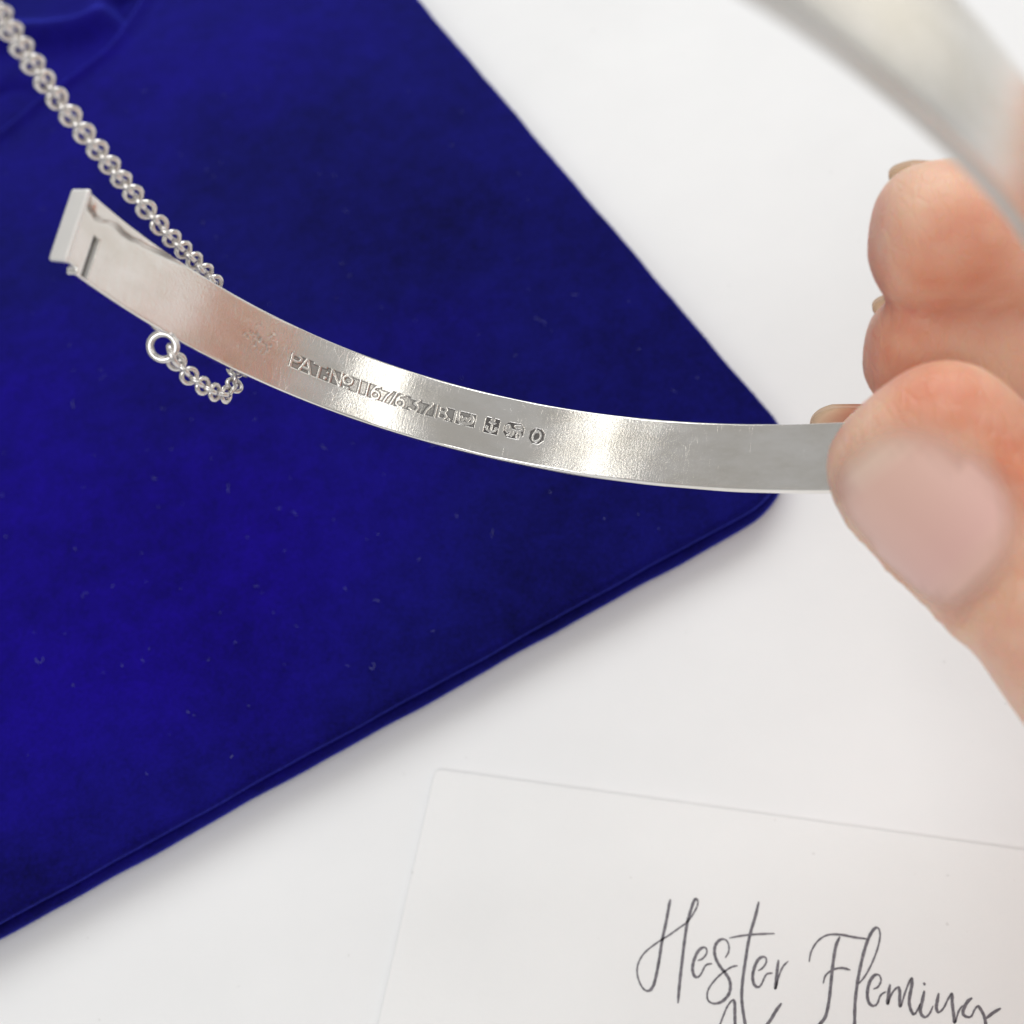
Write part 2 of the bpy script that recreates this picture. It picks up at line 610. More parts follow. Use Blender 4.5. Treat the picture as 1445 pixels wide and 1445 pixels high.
nv, nf = [], []
rg_ = np.random.default_rng(21)
for zz, ins0, k0, cnt in ((Z_LID - .03, .005, 0, 5200), (Z_LID - .004, .04, 0, 3000), (Z_SEAM - .09, -.055, 6, 4200), (.10, -.055, 6, 3200)):
    o_ = outline(max(ins0, .001), k0=k0, amp=1.0 if k0 == 0 else 1.3)
    cen_ = np.array([L1 / 2, L2 / 2])
    near_i = [i for i in range(len(o_)) if (o_[i, 0] < .9 or o_[i, 1] < .9)]
    for q in range(cnt):
        i = near_i[rg_.integers(len(near_i))]
        a_, b_ = o_[i], o_[(i + 1) % len(o_)]
        if np.hypot(*(b_ - a_)) > .3: continue
        p_ = a_ + (b_ - a_) * rg_.random()
        nr = np.array([(b_ - a_)[1], -(b_ - a_)[0]]) / (np.hypot(*(b_ - a_)) + 1e-9)
        if ins0 < 0: p_ = p_ - nr * ins0 * .2
        w0 = st_world(p_[None], zz + rg_.normal(0, .012))[0]
        dirn = nr[0] * e1 + nr[1] * e2
        dirn = dirn * .8 + rg_.normal(0, .45, 3) + np.array([0, 0, .35])
        dirn /= np.linalg.norm(dirn)
        sx = np.cross(dirn, [.3, .2, .9]); sx /= np.linalg.norm(sx)
        sy = np.cross(dirn, sx)
        ln, rd = rg_.uniform(.012, .032), .0011
        o0 = len(nv)
        w0 = w0 - dirn * .008
        nv += [w0 + sx * rd, w0 - sx * rd * .5 + sy * rd * .87, w0 - sx * rd * .5 - sy * rd * .87, w0 + dirn * ln + rg_.normal(0, .003, 3)]
        nf += [(o0, o0 + 1, o0 + 3), (o0 + 1, o0 + 2, o0 + 3), (o0 + 2, o0, o0 + 3)]
tag(mesh_obj('velvet_nap', nv, nf, M_VELVET, case, smooth=False), kind='stuff')

# ------------------------------------------------------------------ card with script lettering
c0 = on_plane(614, 1086, .03)
ce1 = on_plane(1179, 1164, .03) - c0
ce1 /= np.linalg.norm(ce1)
ce2 = on_plane(539, 1445, .03) - c0
ce2 -= ce1 * (ce1 @ ce2)
ce2 /= np.linalg.norm(ce2)
CW, CH, CR, CT = 8.5, 5.5, .06, .045
ring = []
for cx, cy, a0 in ((CR, CR, 180), (CW - CR, CR, 270), (CW - CR, CH - CR, 0), (CR, CH - CR, 90)):
    for a in np.linspace(a0, a0 + 90, 9):
        ring.append((cx + CR * math.cos(math.radians(a)), cy + CR * math.sin(math.radians(a))))
ring = np.array(ring)
V, rings = [], []
for ins, z in ((0, .002), (0, CT - .006), (.003, CT - .002), (.008, CT)):
    d = ring - np.array([CW / 2, CH / 2])
    rr_ = ring - np.sign(d) * ins
    w = c0 + rr_[:, :1] * ce1 + rr_[:, 1:] * ce2
    w[:, 2] = z
    V += list(w)
n = len(ring)
F = [(a * n + j, a * n + (j + 1) % n, (a + 1) * n + (j + 1) % n, (a + 1) * n + j) for a in range(3) for j in range(n)]
F += [tuple(range(3 * n, 4 * n)), tuple(range(n))[::-1]]
F = [f[::-1] for f in F]
cc = c0 + CW / 2 * ce1 + CH / 2 * ce2
card = tag(empty('business_card', (cc[0], cc[1], 0)), 'white business card with grey handwritten style lettering beside the blue case', 'card')
mesh_obj('card_sheet', V, F, M_CARD, card, smooth=False)


def z5(p): return [(880 + x / 5.161, 1250 + y / 5.161) for x, y in p]
def z6(p): return [(1120 + x / 4.446, 1290 + y / 4.446) for x, y in p]


INK_Z = CT + .0025
letters = [
    z5([(340, 98), (330, 150), (310, 260), (280, 400), (262, 520), (240, 640), (215, 730), (180, 765), (140, 745), (108, 680), (98, 610), (115, 545), (160, 480), (250, 410), (330, 360), (400, 310), (455, 270), (500, 215), (535, 150), (540, 108), (525, 95), (505, 130), (480, 210), (460, 290), (440, 430), (420, 600), (405, 740), (396, 855)]),
    z5([(540, 545), (575, 530), (605, 490), (600, 455), (575, 450), (540, 480), (510, 550), (502, 610), (515, 655), (540, 665), (565, 640), (590, 590), (610, 572), (645, 567)]),
    z5([(740, 525), (765, 480), (765, 430), (745, 395), (710, 390), (675, 420), (662, 470), (672, 530), (705, 590), (740, 635), (768, 680), (778, 730), (765, 790), (720, 840), (665, 858), (620, 840), (608, 795), (625, 740), (680, 670), (740, 620), (790, 590), (830, 582)]),
    [z5([(985, 115), (960, 220), (930, 320), (905, 430), (885, 560), (868, 680), (860, 800), (868, 900), (885, 1005), (900, 1080)]), z5([(770, 380), (870, 362), (980, 352), (1100, 348)])],
    z5([(980, 618), (1010, 600), (1038, 560), (1035, 525), (1010, 518), (975, 545), (948, 610), (940, 670), (952, 720), (980, 738), (1005, 715), (1025, 670), (1045, 642), (1085, 635)]),
    z5([(1128, 540), (1118, 620), (1110, 700), (1106, 745), (1112, 735), (1130, 660), (1160, 590), (1200, 548)]),
    z5([(690, 1060), (705, 1005), (725, 950), (755, 880), (790, 835), (808, 850), (810, 930), (812, 1005), (816, 1080)]),
    z5([(1150, 855), (1110, 910), (1075, 970), (1050, 1005), (1015, 1070)]),
    [z6([(97, 300), (110, 235), (150, 170), (210, 132), (290, 128), (380, 145), (460, 155)]), z6([(290, 140), (265, 200), (248, 300), (235, 420), (222, 540), (200, 640), (165, 689), (140, 720)]), z6([(185, 435), (200, 385), (245, 350), (300, 338), (355, 350)])],
    z6([(410, 435), (450, 385), (490, 310), (525, 220), (542, 140), (535, 95), (515, 85), (485, 120), (455, 190), (425, 300), (400, 430), (385, 560), (382, 689), (380, 760)]),
    z6([(500, 470), (530, 455), (548, 415), (535, 382), (505, 385), (475, 430), (462, 500), (472, 555), (500, 575), (525, 560), (545, 510), (580, 485)]),
    z6([(605, 440), (595, 500), (590, 565), (615, 500), (650, 460), (665, 480), (665, 545), (672, 578), (700, 490), (735, 405), (742, 440), (725, 540), (735, 600), (755, 628), (775, 605), (795, 560)]),
    [z6([(820, 480), (808, 540), (795, 600), (805, 635), (830, 645), (855, 620), (875, 575)]), z6([(812, 440), (820, 438), (828, 440)])],
    z6([(910, 495), (900, 550), (895, 590), (910, 615), (940, 590), (970, 530), (992, 500), (995, 560), (1005, 640), (1012, 680), (1035, 610), (1060, 572)]),
    [z6([(1120, 525), (1090, 550), (1065, 600), (1065, 630), (1090, 645), (1115, 640), (1135, 600), (1155, 578), (1175, 600), (1195, 640), (1205, 689), (1210, 740)]), z6([(1200, 660), (1250, 620), (1300, 590)])],
]
for L in letters:
    strokes = L if isinstance(L[0], list) else [L]
    V, F = [], []
    zz = 0
    for st in strokes:
        c = catmull(st, 10)
        w = np.array([on_plane(x, y, INK_Z) for x, y in c])
        w[:, 2] += zz
        zz += .0006
        tg = np.gradient(w, axis=0)
        tg /= np.linalg.norm(tg, axis=1)[:, None] + 1e-12
        sd = np.stack([-tg[:, 1], tg[:, 0], 0 * tg[:, 0]], 1)
        dn = -(tg[:, 1])                       # strokes drawn towards the reader are heavier
        hw = .0070 + .0050 * sstep(-.3, .8, dn) + .0009 * np.sin(np.arange(len(w)) * .9)
        if len(st) == 3: hw = hw * 0 + .011
        en = np.minimum(np.arange(len(w)), np.arange(len(w))[::-1])
        hw = hw * (.55 + .45 * sstep(0, 6, en))
        o = len(V)
        for p, s, h in zip(w, sd, hw):
            V += [p - s * h, p + s * h]
        for k in range(len(w) - 1):
            F.append((o + 2 * k, o + 2 * k + 2, o + 2 * k + 3, o + 2 * k + 1))
    F = [f[::-1] for f in F]
    mesh_obj('letter', V, F, M_INK, card, smooth=False)

# ------------------------------------------------------------------ the bangle
S = 1.15
RB = 2.9 * S
qc = np.array([0.4216, -1.1381, 3.9566]) * S
na, nb = 1.347, -1.3483
BW, ECC, PHI, R0, TH0, THH, TT = .3856 * S, .871, -.7169, .3302, 2.3999, .2426, .0634 * S
nn = np.array([math.sin(na) * math.cos(nb), math.sin(na) * math.sin(nb), math.cos(na)])
uu = np.array([1, 0, 0]) - nn[0] * nn
uu /= np.linalg.norm(uu)
vv = np.cross(nn, uu)


def ell(th, r):
    th = np.asarray(th, float)
    x = (RB * ECC + r) * np.cos(th)
    y = (RB / ECC + r) * np.sin(th)
    return qc + np.multiply.outer(x * math.cos(R0) - y * math.sin(R0), uu) + np.multiply.outer(x * math.sin(R0) + y * math.cos(R0), vv)


def rotp(p, o, ax, ang):
    q = p - o
    return o + q * math.cos(ang) + np.cross(ax, q) * math.sin(ang) + (q @ ax)[..., None] * ax * (1 - math.cos(ang))


thd = np.linspace(TH0, THH, 6000)
Pd = ell(thd, 0)
Ud = np.concatenate([[0], np.cumsum(np.linalg.norm(np.diff(Pd, axis=0), axis=1))])
ULEN = Ud[-1]


def theta(u): return np.interp(u, Ud, thd)


def band_pt(u, r, v):
    """u along the arc from the open end, r outward, v across (camera side negative); lens frame"""
    th = theta(u)
    return ell(th, r) + np.multiply.outer(v, nn)


hinge = ell(np.array([THH]), TT * .6)[0]
bangle = tag(empty('bangle', W(ell(np.array([1.5]), TT)[0])), 'open hinged silver bangle with hallmarks inside, held between finger and thumb over the blue case', 'bangle')

# --- stamped marks as stroke drawings in (u, v) centimetres
HH = .047


def segs_of(polys, uc, vc, wx, hy, slant=0):
    out = []
    for pl in polys:
        q = [(uc + x * wx + slant * y * hy, vc + y * hy) for x, y in pl]
        out += list(zip(q[:-1], q[1:]))
    return out


def ellipse(cx, cy, rx, ry, a0=0, a1=360, n=18, rot=0):
    t = np.radians(np.linspace(a0, a1, n))
    x, y = rx * np.cos(t), ry * np.sin(t)
    return [(cx + a * math.cos(rot) - b * math.sin(rot), cy + a * math.sin(rot) + b * math.cos(rot)) for a, b in zip(x, y)]


GL = {
    'P': [[(-.4, -.5), (-.4, .5)], [(-.4, .43), (.05, .43), (.36, .3), (.36, .12), (.05, -.02), (-.4, -.02)]],
    'A': [[(-.48, -.5), (0, .5), (.48, -.5)], [(-.3, -.2), (.3, -.2)]],
    'T': [[(-.5, .43), (.5, .43)], [(0, .43), (0, -.5)]],
    'N': [[(-.42, -.5), (-.42, .5), (.42, -.5), (.42, .5)]],
    'o': [ellipse(0, .14, .40, .30), [(-.2, -.42), (.2, -.42)]],
    '1': [[(0, -.5), (0, .5)]],
    '6': [[(.25, .46), (-.1, .36), (-.34, .05), (-.38, -.2)], ellipse(0, -.2, .36, .28)],
    '7': [[(-.45, .42), (.42, .42), (.05, -.05), (-.12, -.5)]],
    '/': [[(-.3, -.5), (.3, .5)]],
    '3': [[(-.35, .42), (.36, .42), (-.02, .1), (.28, .02), (.38, -.2), (.22, -.44), (-.1, -.5), (-.38, -.38)]],
    'B': [[(-.36, -.5), (-.36, .5)], [(-.36, .45), (.1, .45), (.32, .27), (.1, .04), (-.36, .04)], [(.1, .04), (.4, -.2), (.15, -.46), (-.36, -.46)]],
    'w': [[(-.5, .5), (-.44, -.2), (-.3, -.34)], [(-.28, .1), (-.2, -.16), (-.02, .06), (.12, -.16), (.26, .16)], ellipse(-.02, .02, .46, .42, 50, -130), [(-.1, -.34), (.12, -.34)]],
}
SEG = []
for ch, uc, wx in (('P', 1.790, .085), ('A', 1.864, .085), ('T', 1.960, .085), ('N', 2.083, .088), ('o', 2.167, .078), ('1', 2.252, .05), ('1', 2.312, .05),
                   ('6', 2.373, .075), ('7', 2.447, .075), ('/', 2.500, .05), ('6', 2.549, .075), ('3', 2.647, .078), ('7', 2.735, .08), ('1', 2.798, .05), ('B', 2.848, .072),
                   ('1', 2.936, .03), ('w', 3.010, .115)):
    SEG += segs_of(GL[ch], uc, 0, wx, 2 * HH)
DOTS = [(2.010, -.030, .011), (2.020, .012, .006), (2.897, -.034, .010)]
ANCH = segs_of([[(0, .3), (0, -.36)], [(-.2, .2), (.2, .2)], ellipse(0, .37, .09, .08), [(-.36, -.08), (-.28, -.28), (0, -.4), (.28, -.28), (.36, -.08)], [(-.42, -.14), (-.28, -.1)], [(.42, -.14), (.28, -.1)]], 3.194, -.005, .098, .112)
LION = segs_of([[(-.2, .06), (.0, .0), (.28, .0)], [(-.18, .02), (.3, -.04)], ellipse(-.3, .14, .09, .13), [(-.42, .18), (-.36, .1)], [(-.2, -.05), (-.32, -.14), (-.42, -.04)], [(-.12, -.06), (-.16, -.3), (-.28, -.36)], [(.02, -.06), (.0, -.28), (-.08, -.34)], [(.28, -.06), (.18, -.24), (.28, -.38), (.2, -.4)], [(.32, -.04), (.4, -.26), (.36, -.4)], [(.3, .04), (.42, .14), (.34, .26), (.1, .2), (.02, .3), (.2, .36), (.34, .34)]], 3.348, -.005, .136, .112)
DATE = segs_of([ellipse(0, -.02, .26, .34, 100, 440, 20, -.25), [(-.12, .36), (-.02, .28)]], 3.510, -.012, .1, .108)


def seg_dist(U, V, segs):
    D = np.full(U.shape, 1e9)
    for (a, b), (c, d) in segs:
        dx, dy = c - a, d - b
        t = np.clip(((U - a) * dx + (V - b) * dy) / (dx * dx + dy * dy + 1e-12), 0, 1)
        D = np.minimum(D, (U - a - t * dx) ** 2 + (V - b - t * dy) ** 2)
    return np.sqrt(D)


def box_sdf(U, V, uc, vc, hx, hy, cut=0):
    x, y = np.abs(U - uc), np.abs(V - vc)
    d = np.maximum(x - hx, y - hy)
    if cut: d = np.maximum(d, (x + y - (hx + hy - cut)) * .7071)
    return d


def relief(U, V):
    """height along the inward normal (cm) and tarnish on the inner face"""
    h = np.zeros_like(U)
    tn = np.zeros_like(U)
    m = (U > 1.70) & (U < 3.62)
    u, v = U[m], V[m]
    hh, tt = np.zeros_like(u), np.zeros_like(u)
    sets = [(box_sdf(u, v, 2.409, -.001, .670, .0475), SEG, .0076, .0020, DOTS),
            (box_sdf(u, v, 3.194, -.005, .050, .057, 0), ANCH, .0056, .0020, []),
            (box_sdf(u, v, 3.348, -.005, .069, .056, .03), LION, .0064, .0020, []),
            (box_sdf(u, v, 3.510, -.012, .051, .055, .03), DATE, .0068, .0020, [])]
    for sd, segs, hw, dep, dots in sets:
        near_ = sd < .03
        L = np.zeros_like(u)
        edge_ = np.full_like(u, 1.0)
        if near_.any():
            d = seg_dist(u[near_], v[near_], segs)
            for (a, b, r) in dots:
                d = np.minimum(d, np.hypot(u[near_] - a, v[near_] - b) - r + hw)
            edge_[near_] = d - hw
            L[near_] = 1 - sstep(hw - .002, hw + .0025, d)
        In = 1 - sstep(-.003, .003, sd)
        hh -= dep * In * (1 - L)
        hh += (.0002 if segs is SEG else .0003) * np.exp(-((sd - .006) / .004) ** 2)
        rimd = np.exp(-((edge_ - .004) / .0045) ** 2)
        rims = np.exp(-((sd + .004) / .0045) ** 2)
        tt = np.maximum(tt, In * (1 - L) * np.clip((.44 if segs is SEG else .86) + (.44 if segs is SEG else .12) * np.maximum(rimd, rims), 0, 1))
        # dirt gathers beside the raised strokes
    h[m] += hh
    tn[m] = np.maximum(tn[m], tt)
    # sawn slot near the open end
    sl = box_sdf(U, V, .1675, -.14, .0190, .170)
    S_ = 1 - sstep(-.003, .003, sl)
    h -= .055 * S_
    tn = np.maximum(tn, S_ * .9)
    # solder run along the far rim
    wv = np.interp(U, [0, .02, .043, .10, .152, .21, .275, .34, .4076, .47, .54, .65, .79, .9, 9], [.20, .17, .132, .112, .116, .142, .155, .145, .147, .162, .166, .186, .206, .235, .235])
    d = V - wv
    on = (U < .92)
    h += on * (.010 * sstep(-.004, .02, d) - .004 * np.exp(-((d + .004) / .007) ** 2))
    h -= on * .008 * np.exp(-(((U - .055) / .03) ** 2 + ((V - .14) / .03) ** 2))
    tn = np.maximum(tn, on * .8 * (.6 + .4 * np.sin(U * 19 + 1)) * np.exp(-((d - .008) / .016) ** 2) * sstep(.02, .05, U))
    # seam across the band and pits beside it
    uc = 1.60 - .2 * V
    uc = uc + .006 * np.sin(V * 31) + .004 * np.sin(V * 77 + 1)
    h += -.0008 * sstep(uc - .018, uc + .018, U) * (1 - sstep(1.65, 2.6, U))
    rg = np.random.default_rng(7)
    for k in range(46):
        a, b = rg.normal(1.47, .045), rg.normal(.04, .06)
        if k > 30: a, b = rg.normal(1.56, .03), rg.normal(.02, .05)
        r = rg.uniform(.004, .008)
        g_ = np.exp(-(((U - a) ** 2 + ((V - b) * .7) ** 2) / r ** 2))
        h -= .0009 * g_
        tn = np.maximum(tn, g_ * rg.uniform(.1, .5))
    # dents and hammer waves of the hand finished inside
    h += .0011 * np.sin(U * 9 + 2 * V + .6) + .0007 * np.sin(U * 17 - 5 * V) + .0012 * np.sin(U * 4.1 + 6 * V + 1)
    rn = sum(np.sin(U * a + V * b + c) for a, b, c in ((31, 12, 0), (53, -19, 2), (79, 27, 4), (23, -33, 1), (111, 9, 3)))
    h += .00011 * rn * np.exp(-((U - .38) / .25) ** 2)
    return h, tn


# u stations: dense where there is relief
us = np.concatenate([np.arange(.012, .9, .0075), np.arange(.9, 1.38, .012), np.arange(1.38, 1.70, .006), np.arange(1.70, 3.60, .0032), np.arange(3.60, ULEN, .03), [ULEN]])
bev = .014
NV = 132
vs = np.linspace(-BW / 2 + bev, BW / 2 - bev, NV)


def narrow(u): return .034 * (1 - sstep(.092, .100, u))


def v_map(u, v):                              # the tongue end is cut a little narrower on the camera side
    k = narrow(u)
    return v + k * (BW / 2 - v) / BW


Ug, Vg = np.meshgrid(us, vs, indexing='ij')
Hg, Tn = relief(Ug, Vg)
Pin = band_pt(Ug.ravel(), -Hg.ravel(), v_map(Ug, Vg).ravel())
Pw = W(Pin)
rects = [('patent_stamp', 1.715, 3.105), ('anchor_hallmark', 3.125, 3.262), ('lion_hallmark', 3.268, 3.430), ('date_letter_hallmark', 3.446, 3.575)]
lab = {'patent_stamp': 'long stamped panel reading PAT No and figures', 'anchor_hallmark': 'square stamp with an anchor', 'lion_hallmark': 'stamp with a walking lion', 'date_letter_hallmark': 'stamp with the letter O'}
jlo, jhi = np.searchsorted(vs, -.082), np.searchsorted(vs, .072)
ncols = len(us)
face_all = {k[0]: [] for k in rects}
face_all['band'] = []
for i in range(ncols - 1):
    um = .5 * (us[i] + us[i + 1])
    nm = 'band'
    for k, a, b in rects:
        if a < um < b: nm = k
    for j in range(NV - 1):
        f = (i * NV + j, i * NV + j + 1, (i + 1) * NV + j + 1, (i + 1) * NV + j)
        face_all[nm if jlo <= j < jhi else 'band'].append(f)
uvall = np.stack([Ug.ravel(), Vg.ravel()], 1)
# rest of the section: bevels, rims, outer face
sec = []
for a in np.linspace(0, 90, 6)[1:]:
    sec.append((bev * (1 - math.cos(math.radians(a))), BW / 2 - bev + bev * math.sin(math.radians(a))))
for a in np.linspace(0, 90, 5):
    sec.append((TT - .02 + .02 * math.sin(math.radians(a)), BW / 2 - .02 + .02 * math.cos(math.radians(a))))
for x in np.linspace(1, -1, 13)[1:-1]:
    sec.append((TT + .012 * (1 - x * x), x * (BW / 2 - .02)))
for a in np.linspace(90, 0, 5):
    sec.append((TT - .02 + .02 * math.sin(math.radians(a)), -(BW / 2 - .02 + .02 * math.cos(math.radians(a)))))
for a in np.linspace(90, 0, 6)[:-1]:
    sec.append((bev * (1 - math.cos(math.radians(a))), -(BW / 2 - bev + bev * math.sin(math.radians(a)))))
sec = np.array(sec)
base = len(Pw)
# outer shell shares the edge rows of the inner face
Uo = np.repeat(us, len(sec))
Ro = np.tile(sec[:, 0], ncols)
Vo = np.tile(sec[:, 1], ncols)
rim_wave = .004 * np.sin(Uo * 5.3) + .003 * np.sin(Uo * 11.7 + 1)
Po = W(band_pt(Uo, Ro + np.where(Ro > .03, rim_wave, 0), v_map(Uo, Vo)))
NSEC = len(sec)
fo = []
for i in range(ncols - 1):
    row0 = [i * NV + NV - 1] + [base + i * NSEC + j for j in range(NSEC)] + [i * NV]
    row1 = [(i + 1) * NV + NV - 1] + [base + (i + 1) * NSEC + j for j in range(NSEC)] + [(i + 1) * NV]
    for j in range(len(row0) - 1):
        fo.append((row0[j], row0[j + 1], row1[j + 1], row1[j]))
capf = [tuple([0 * NV + j for j in range(NV)] + [base + j for j in range(NSEC)]), tuple([(ncols - 1) * NV + j for j in range(NV)] + [base + (ncols - 1) * NSEC + j for j in range(NSEC)])[::-1]]
ALLV = np.vstack([Pw, Po])
ALLT = np.concatenate([Tn.ravel(), np.zeros(len(Po))])
ALLUV = np.vstack([uvall, np.stack([Uo, Vo + Ro], 1)])


def sub_mesh(name, faces, parent, label=None):
    idx = np.unique(np.concatenate([np.array(f) for f in faces])) if len({len(f) for f in faces}) > 1 else np.unique(np.array(faces))
    mp = np.full(len(ALLV), -1)
    mp[idx] = np.arange(len(idx))
    o = mesh_obj(name, ALLV[idx], [tuple(mp[list(f)]) for f in faces], M_BAND, parent, attrs={'tarnish_shade': ALLT[idx]}, uv=ALLUV[idx])
    if label: o['label'] = label
    return o


half = sub_mesh('band_half', face_all['band'] + fo + capf, bangle, 'half of the band seen from inside, stamped with marks')
for k, a, b in rects:
    sub_mesh(k, face_all[k], half, lab[k])

# end plate closing the open end
prf = []
hx, hy0, hy1 = TT / 2 + .03, -BW / 2 + .020, BW / 2 - .002
Vc = []
for u_, g_ in ((.014, 0), (.002, .002), (-.006, .0), (-.012, -.012)):
    for r_, v_ in ((-.010 - g_, hy0 - g_), (-.010 - g_, hy1 + g_), (-.004 - g_, hy1 + g_ + .004), (TT + .020 + g_, hy1 + g_ - .004), (TT + .026 + g_, hy1 + g_ - .014), (TT + .026 + g_, hy0 - g_ + .012), (TT + .018 + g_, hy0 - g_)):
        th = TH0 - (u_ - .016 * (r_ + .01) / .1) / (np.linalg.norm(Pd[1] - Pd[0]) / (thd[0] - thd[1]))
        Vc.append(ell(np.array([th]), r_)[0] + nn * v_)
Fc = [f for f in grid_faces(4, 7, True)] + [tuple(range(7))[::-1], tuple(range(21, 28))]
o = mesh_obj('end_plate', W(np.array(Vc)), Fc, M_SATIN, bangle, smooth=False)

# the other half, swung open on the hinge and rising towards the lens
ths = np.linspace(THH - .02, THH - 2.75, 260)
insec = [(0.0, x) for x in np.linspace(-BW / 2 + bev, BW / 2 - bev, 14)]
sec2 = np.array(insec + [(r, v) for r, v in sec])
n2 = len(sec2)
Vh, UV2 = [], []
arc = 0
for k, th in enumerate(ths):
    b = ell(np.array([th]), 0)[0]
    if k: arc += np.linalg.norm(b - pb)
    pb = b
    for r, v in sec2:
        Vh.append(ell(np.array([th]), r + .002 * math.sin(th * 21 + v * 3))[0] + nn * v)
        UV2.append((arc + 10, v + r))
Vh = rotp(np.array(Vh), hinge, nn, PHI)
Fh = [f[::-1] for f in grid_faces(len(ths), n2, True)] + [tuple(range(n2)), tuple(range((len(ths) - 1) * n2, len(ths) * n2))[::-1]]
rim_shade = np.array([.38 if (.012 < r < TT - .012 and v < 0) else 0.0 for _ in ths for r, v in sec2])  # camera-side rim: a darker reflection is painted into its colour
half2 = mesh_obj('band_half', W(Vh), Fh, M_BAND, bangle, attrs={'tarnish_shade': rim_shade}, uv=np.array(UV2))
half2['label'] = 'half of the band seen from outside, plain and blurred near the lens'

# hinge knuckles
for lo, hi in ((-.5, -.17), (-.16, .16), (.17, .5)):
    Vk = []
    for v_, r_ in ((lo * BW, .045), (lo * BW + .004, .052), (hi * BW - .004, .052), (hi * BW, .045)):
        for j in range(16):
            a = 2 * math.pi * j / 16
            ra = ell(np.array([THH]), 1)[0] - ell(np.array([THH]), 0)[0]
            ra /= np.linalg.norm(ra)
            Vk.append(hinge + nn * v_ + r_ * (math.cos(a) * ra + math.sin(a) * np.cross(nn, ra)))
    Fk = grid_faces(4, 16, True) + [tuple(range(16))[::-1], tuple(range(48, 64))]
    mesh_obj('hinge_knuckle', W(np.array(Vk)), Fk, M_SILVER, bangle)

# --- safety chain
link_me = None


def ring_mesh(name, R_, r_, nu=22, nv=8, stretch=1.0):
    V, F = [], []
    for i in range(nu):
        a = 2 * math.pi * i / nu
        for j in range(nv):
            b = 2 * math.pi * j / nv
            V.append(((R_ * stretch + r_ * math.cos(b)) * math.cos(a) * CM, (R_ + r_ * math.cos(b)) * math.sin(a) * CM, r_ * math.sin(b) * CM))
    for i in range(nu):
        for j in range(nv):
            F.append((i * nv + j, ((i + 1) % nu) * nv + j, ((i + 1) % nu) * nv + (j + 1) % nv, i * nv + (j + 1) % nv))
    me = bpy.data.meshes.new(name)
    me.from_pydata(V, [], F)
    me.polygons.foreach_set('use_smooth', np.ones(len(F), bool))
    me.materials.append(M_CHAIN)
    return me


chain = empty('safety_chain', W(at(300, 400, 7.9)))
chain.parent = bangle
chain.matrix_parent_inverse = bangle.matrix_world.inverted()
PITCH, WIRE = .0640, .0158
LR = (PITCH + 2 * WIRE) / 2 - .0005
link_me = ring_mesh('chain_link', LR, WIRE, stretch=1.03)
pathc = np.array([at(*p) for p in [(-190, -235, 3.7), (-120, -150, 4.35), (-60, -60, 4.95), (-18, -5, 5.35), (31, 68, 5.75), (79, 137, 6.1), (138, 212, 6.45), (189, 275, 6.8), (234, 328, 7.05), (276, 370, 7.35), (304, 402, 7.58), (326, 450, 7.78), (334, 500, 7.82), (331, 528, 7.76), (330, 546, 7.7), (320, 557, 7.62), (299, 552, 7.46), (277, 538, 7.32), (256, 520, 7.22), (243, 500, 7.15)]])
pc = W(catmull(pathc, 30))
al = np.concatenate([[0], np.cumsum(np.linalg.norm(np.diff(pc, axis=0), axis=1))])
nl = int(al[-1] / PITCH)
rnd = random.Random(3)
cam_w = np.array([0, 0, CAM_H])
for k in range(nl + 1):
    s = k * PITCH
    p = np.array([np.interp(s, al, pc[:, i]) for i in range(3)])
    q = np.array([np.interp(min(s + .02, al[-1]), al, pc[:, i]) for i in range(3)]) - np.array([np.interp(s - .02, al, pc[:, i]) for i in range(3)])
    t = q / np.linalg.norm(q)
    toc = cam_w - p
    toc -= t * (toc @ t)
    toc /= np.linalg.norm(toc)
    side = np.cross(t, toc)
    a = (.0 if k % 2 else math.pi / 2) + rnd.uniform(-.2, .2) + .12 * math.sin(k * .31)
    z = toc * math.cos(a) + side * math.sin(a)
    y = np.cross(z, t)
    m = Matrix((Vector(t), Vector(y), Vector(z))).transposed().to_4x4()
    m.translation = Vector(p) * CM
    o = bpy.data.objects.new('chain_link', link_me)
    COL.objects.link(o)
    o.parent = chain
    o.matrix_world = m


def place_ring(me, name, c, t, z, parent):
    t = Vector(t).normalized()
    z = Vector(z)
    z = (z - t * z.dot(t)).normalized()
    m = Matrix((t, z.cross(t), z)).transposed().to_4x4()
    m.translation = Vector(c) * CM
    o = bpy.data.objects.new(name, me)
    COL.objects.link(o)
    o.parent = parent
    o.matrix_world = m
    return o


jr = ring_mesh('jump_ring', .077, .0235, 36, 12)
c_ = W(at(230, 489, 7.14))
place_ring(jr, 'jump_ring', c_, (1, .2, 0), cam_w - c_ + np.array([-1.0, 0, .8]), chain)
c2 = W(at(246, 502, 7.17))
ml = ring_mesh('connecting_link', .05, .020, 28, 10, 1.25)
place_ring(ml, 'connecting_link', c2, W(at(256, 520, 7.22)) - W(at(238, 486, 7.14)), np.array([1.0, .35, .25]), chain)

# ------------------------------------------------------------------ the hand
HV, HF = [], []


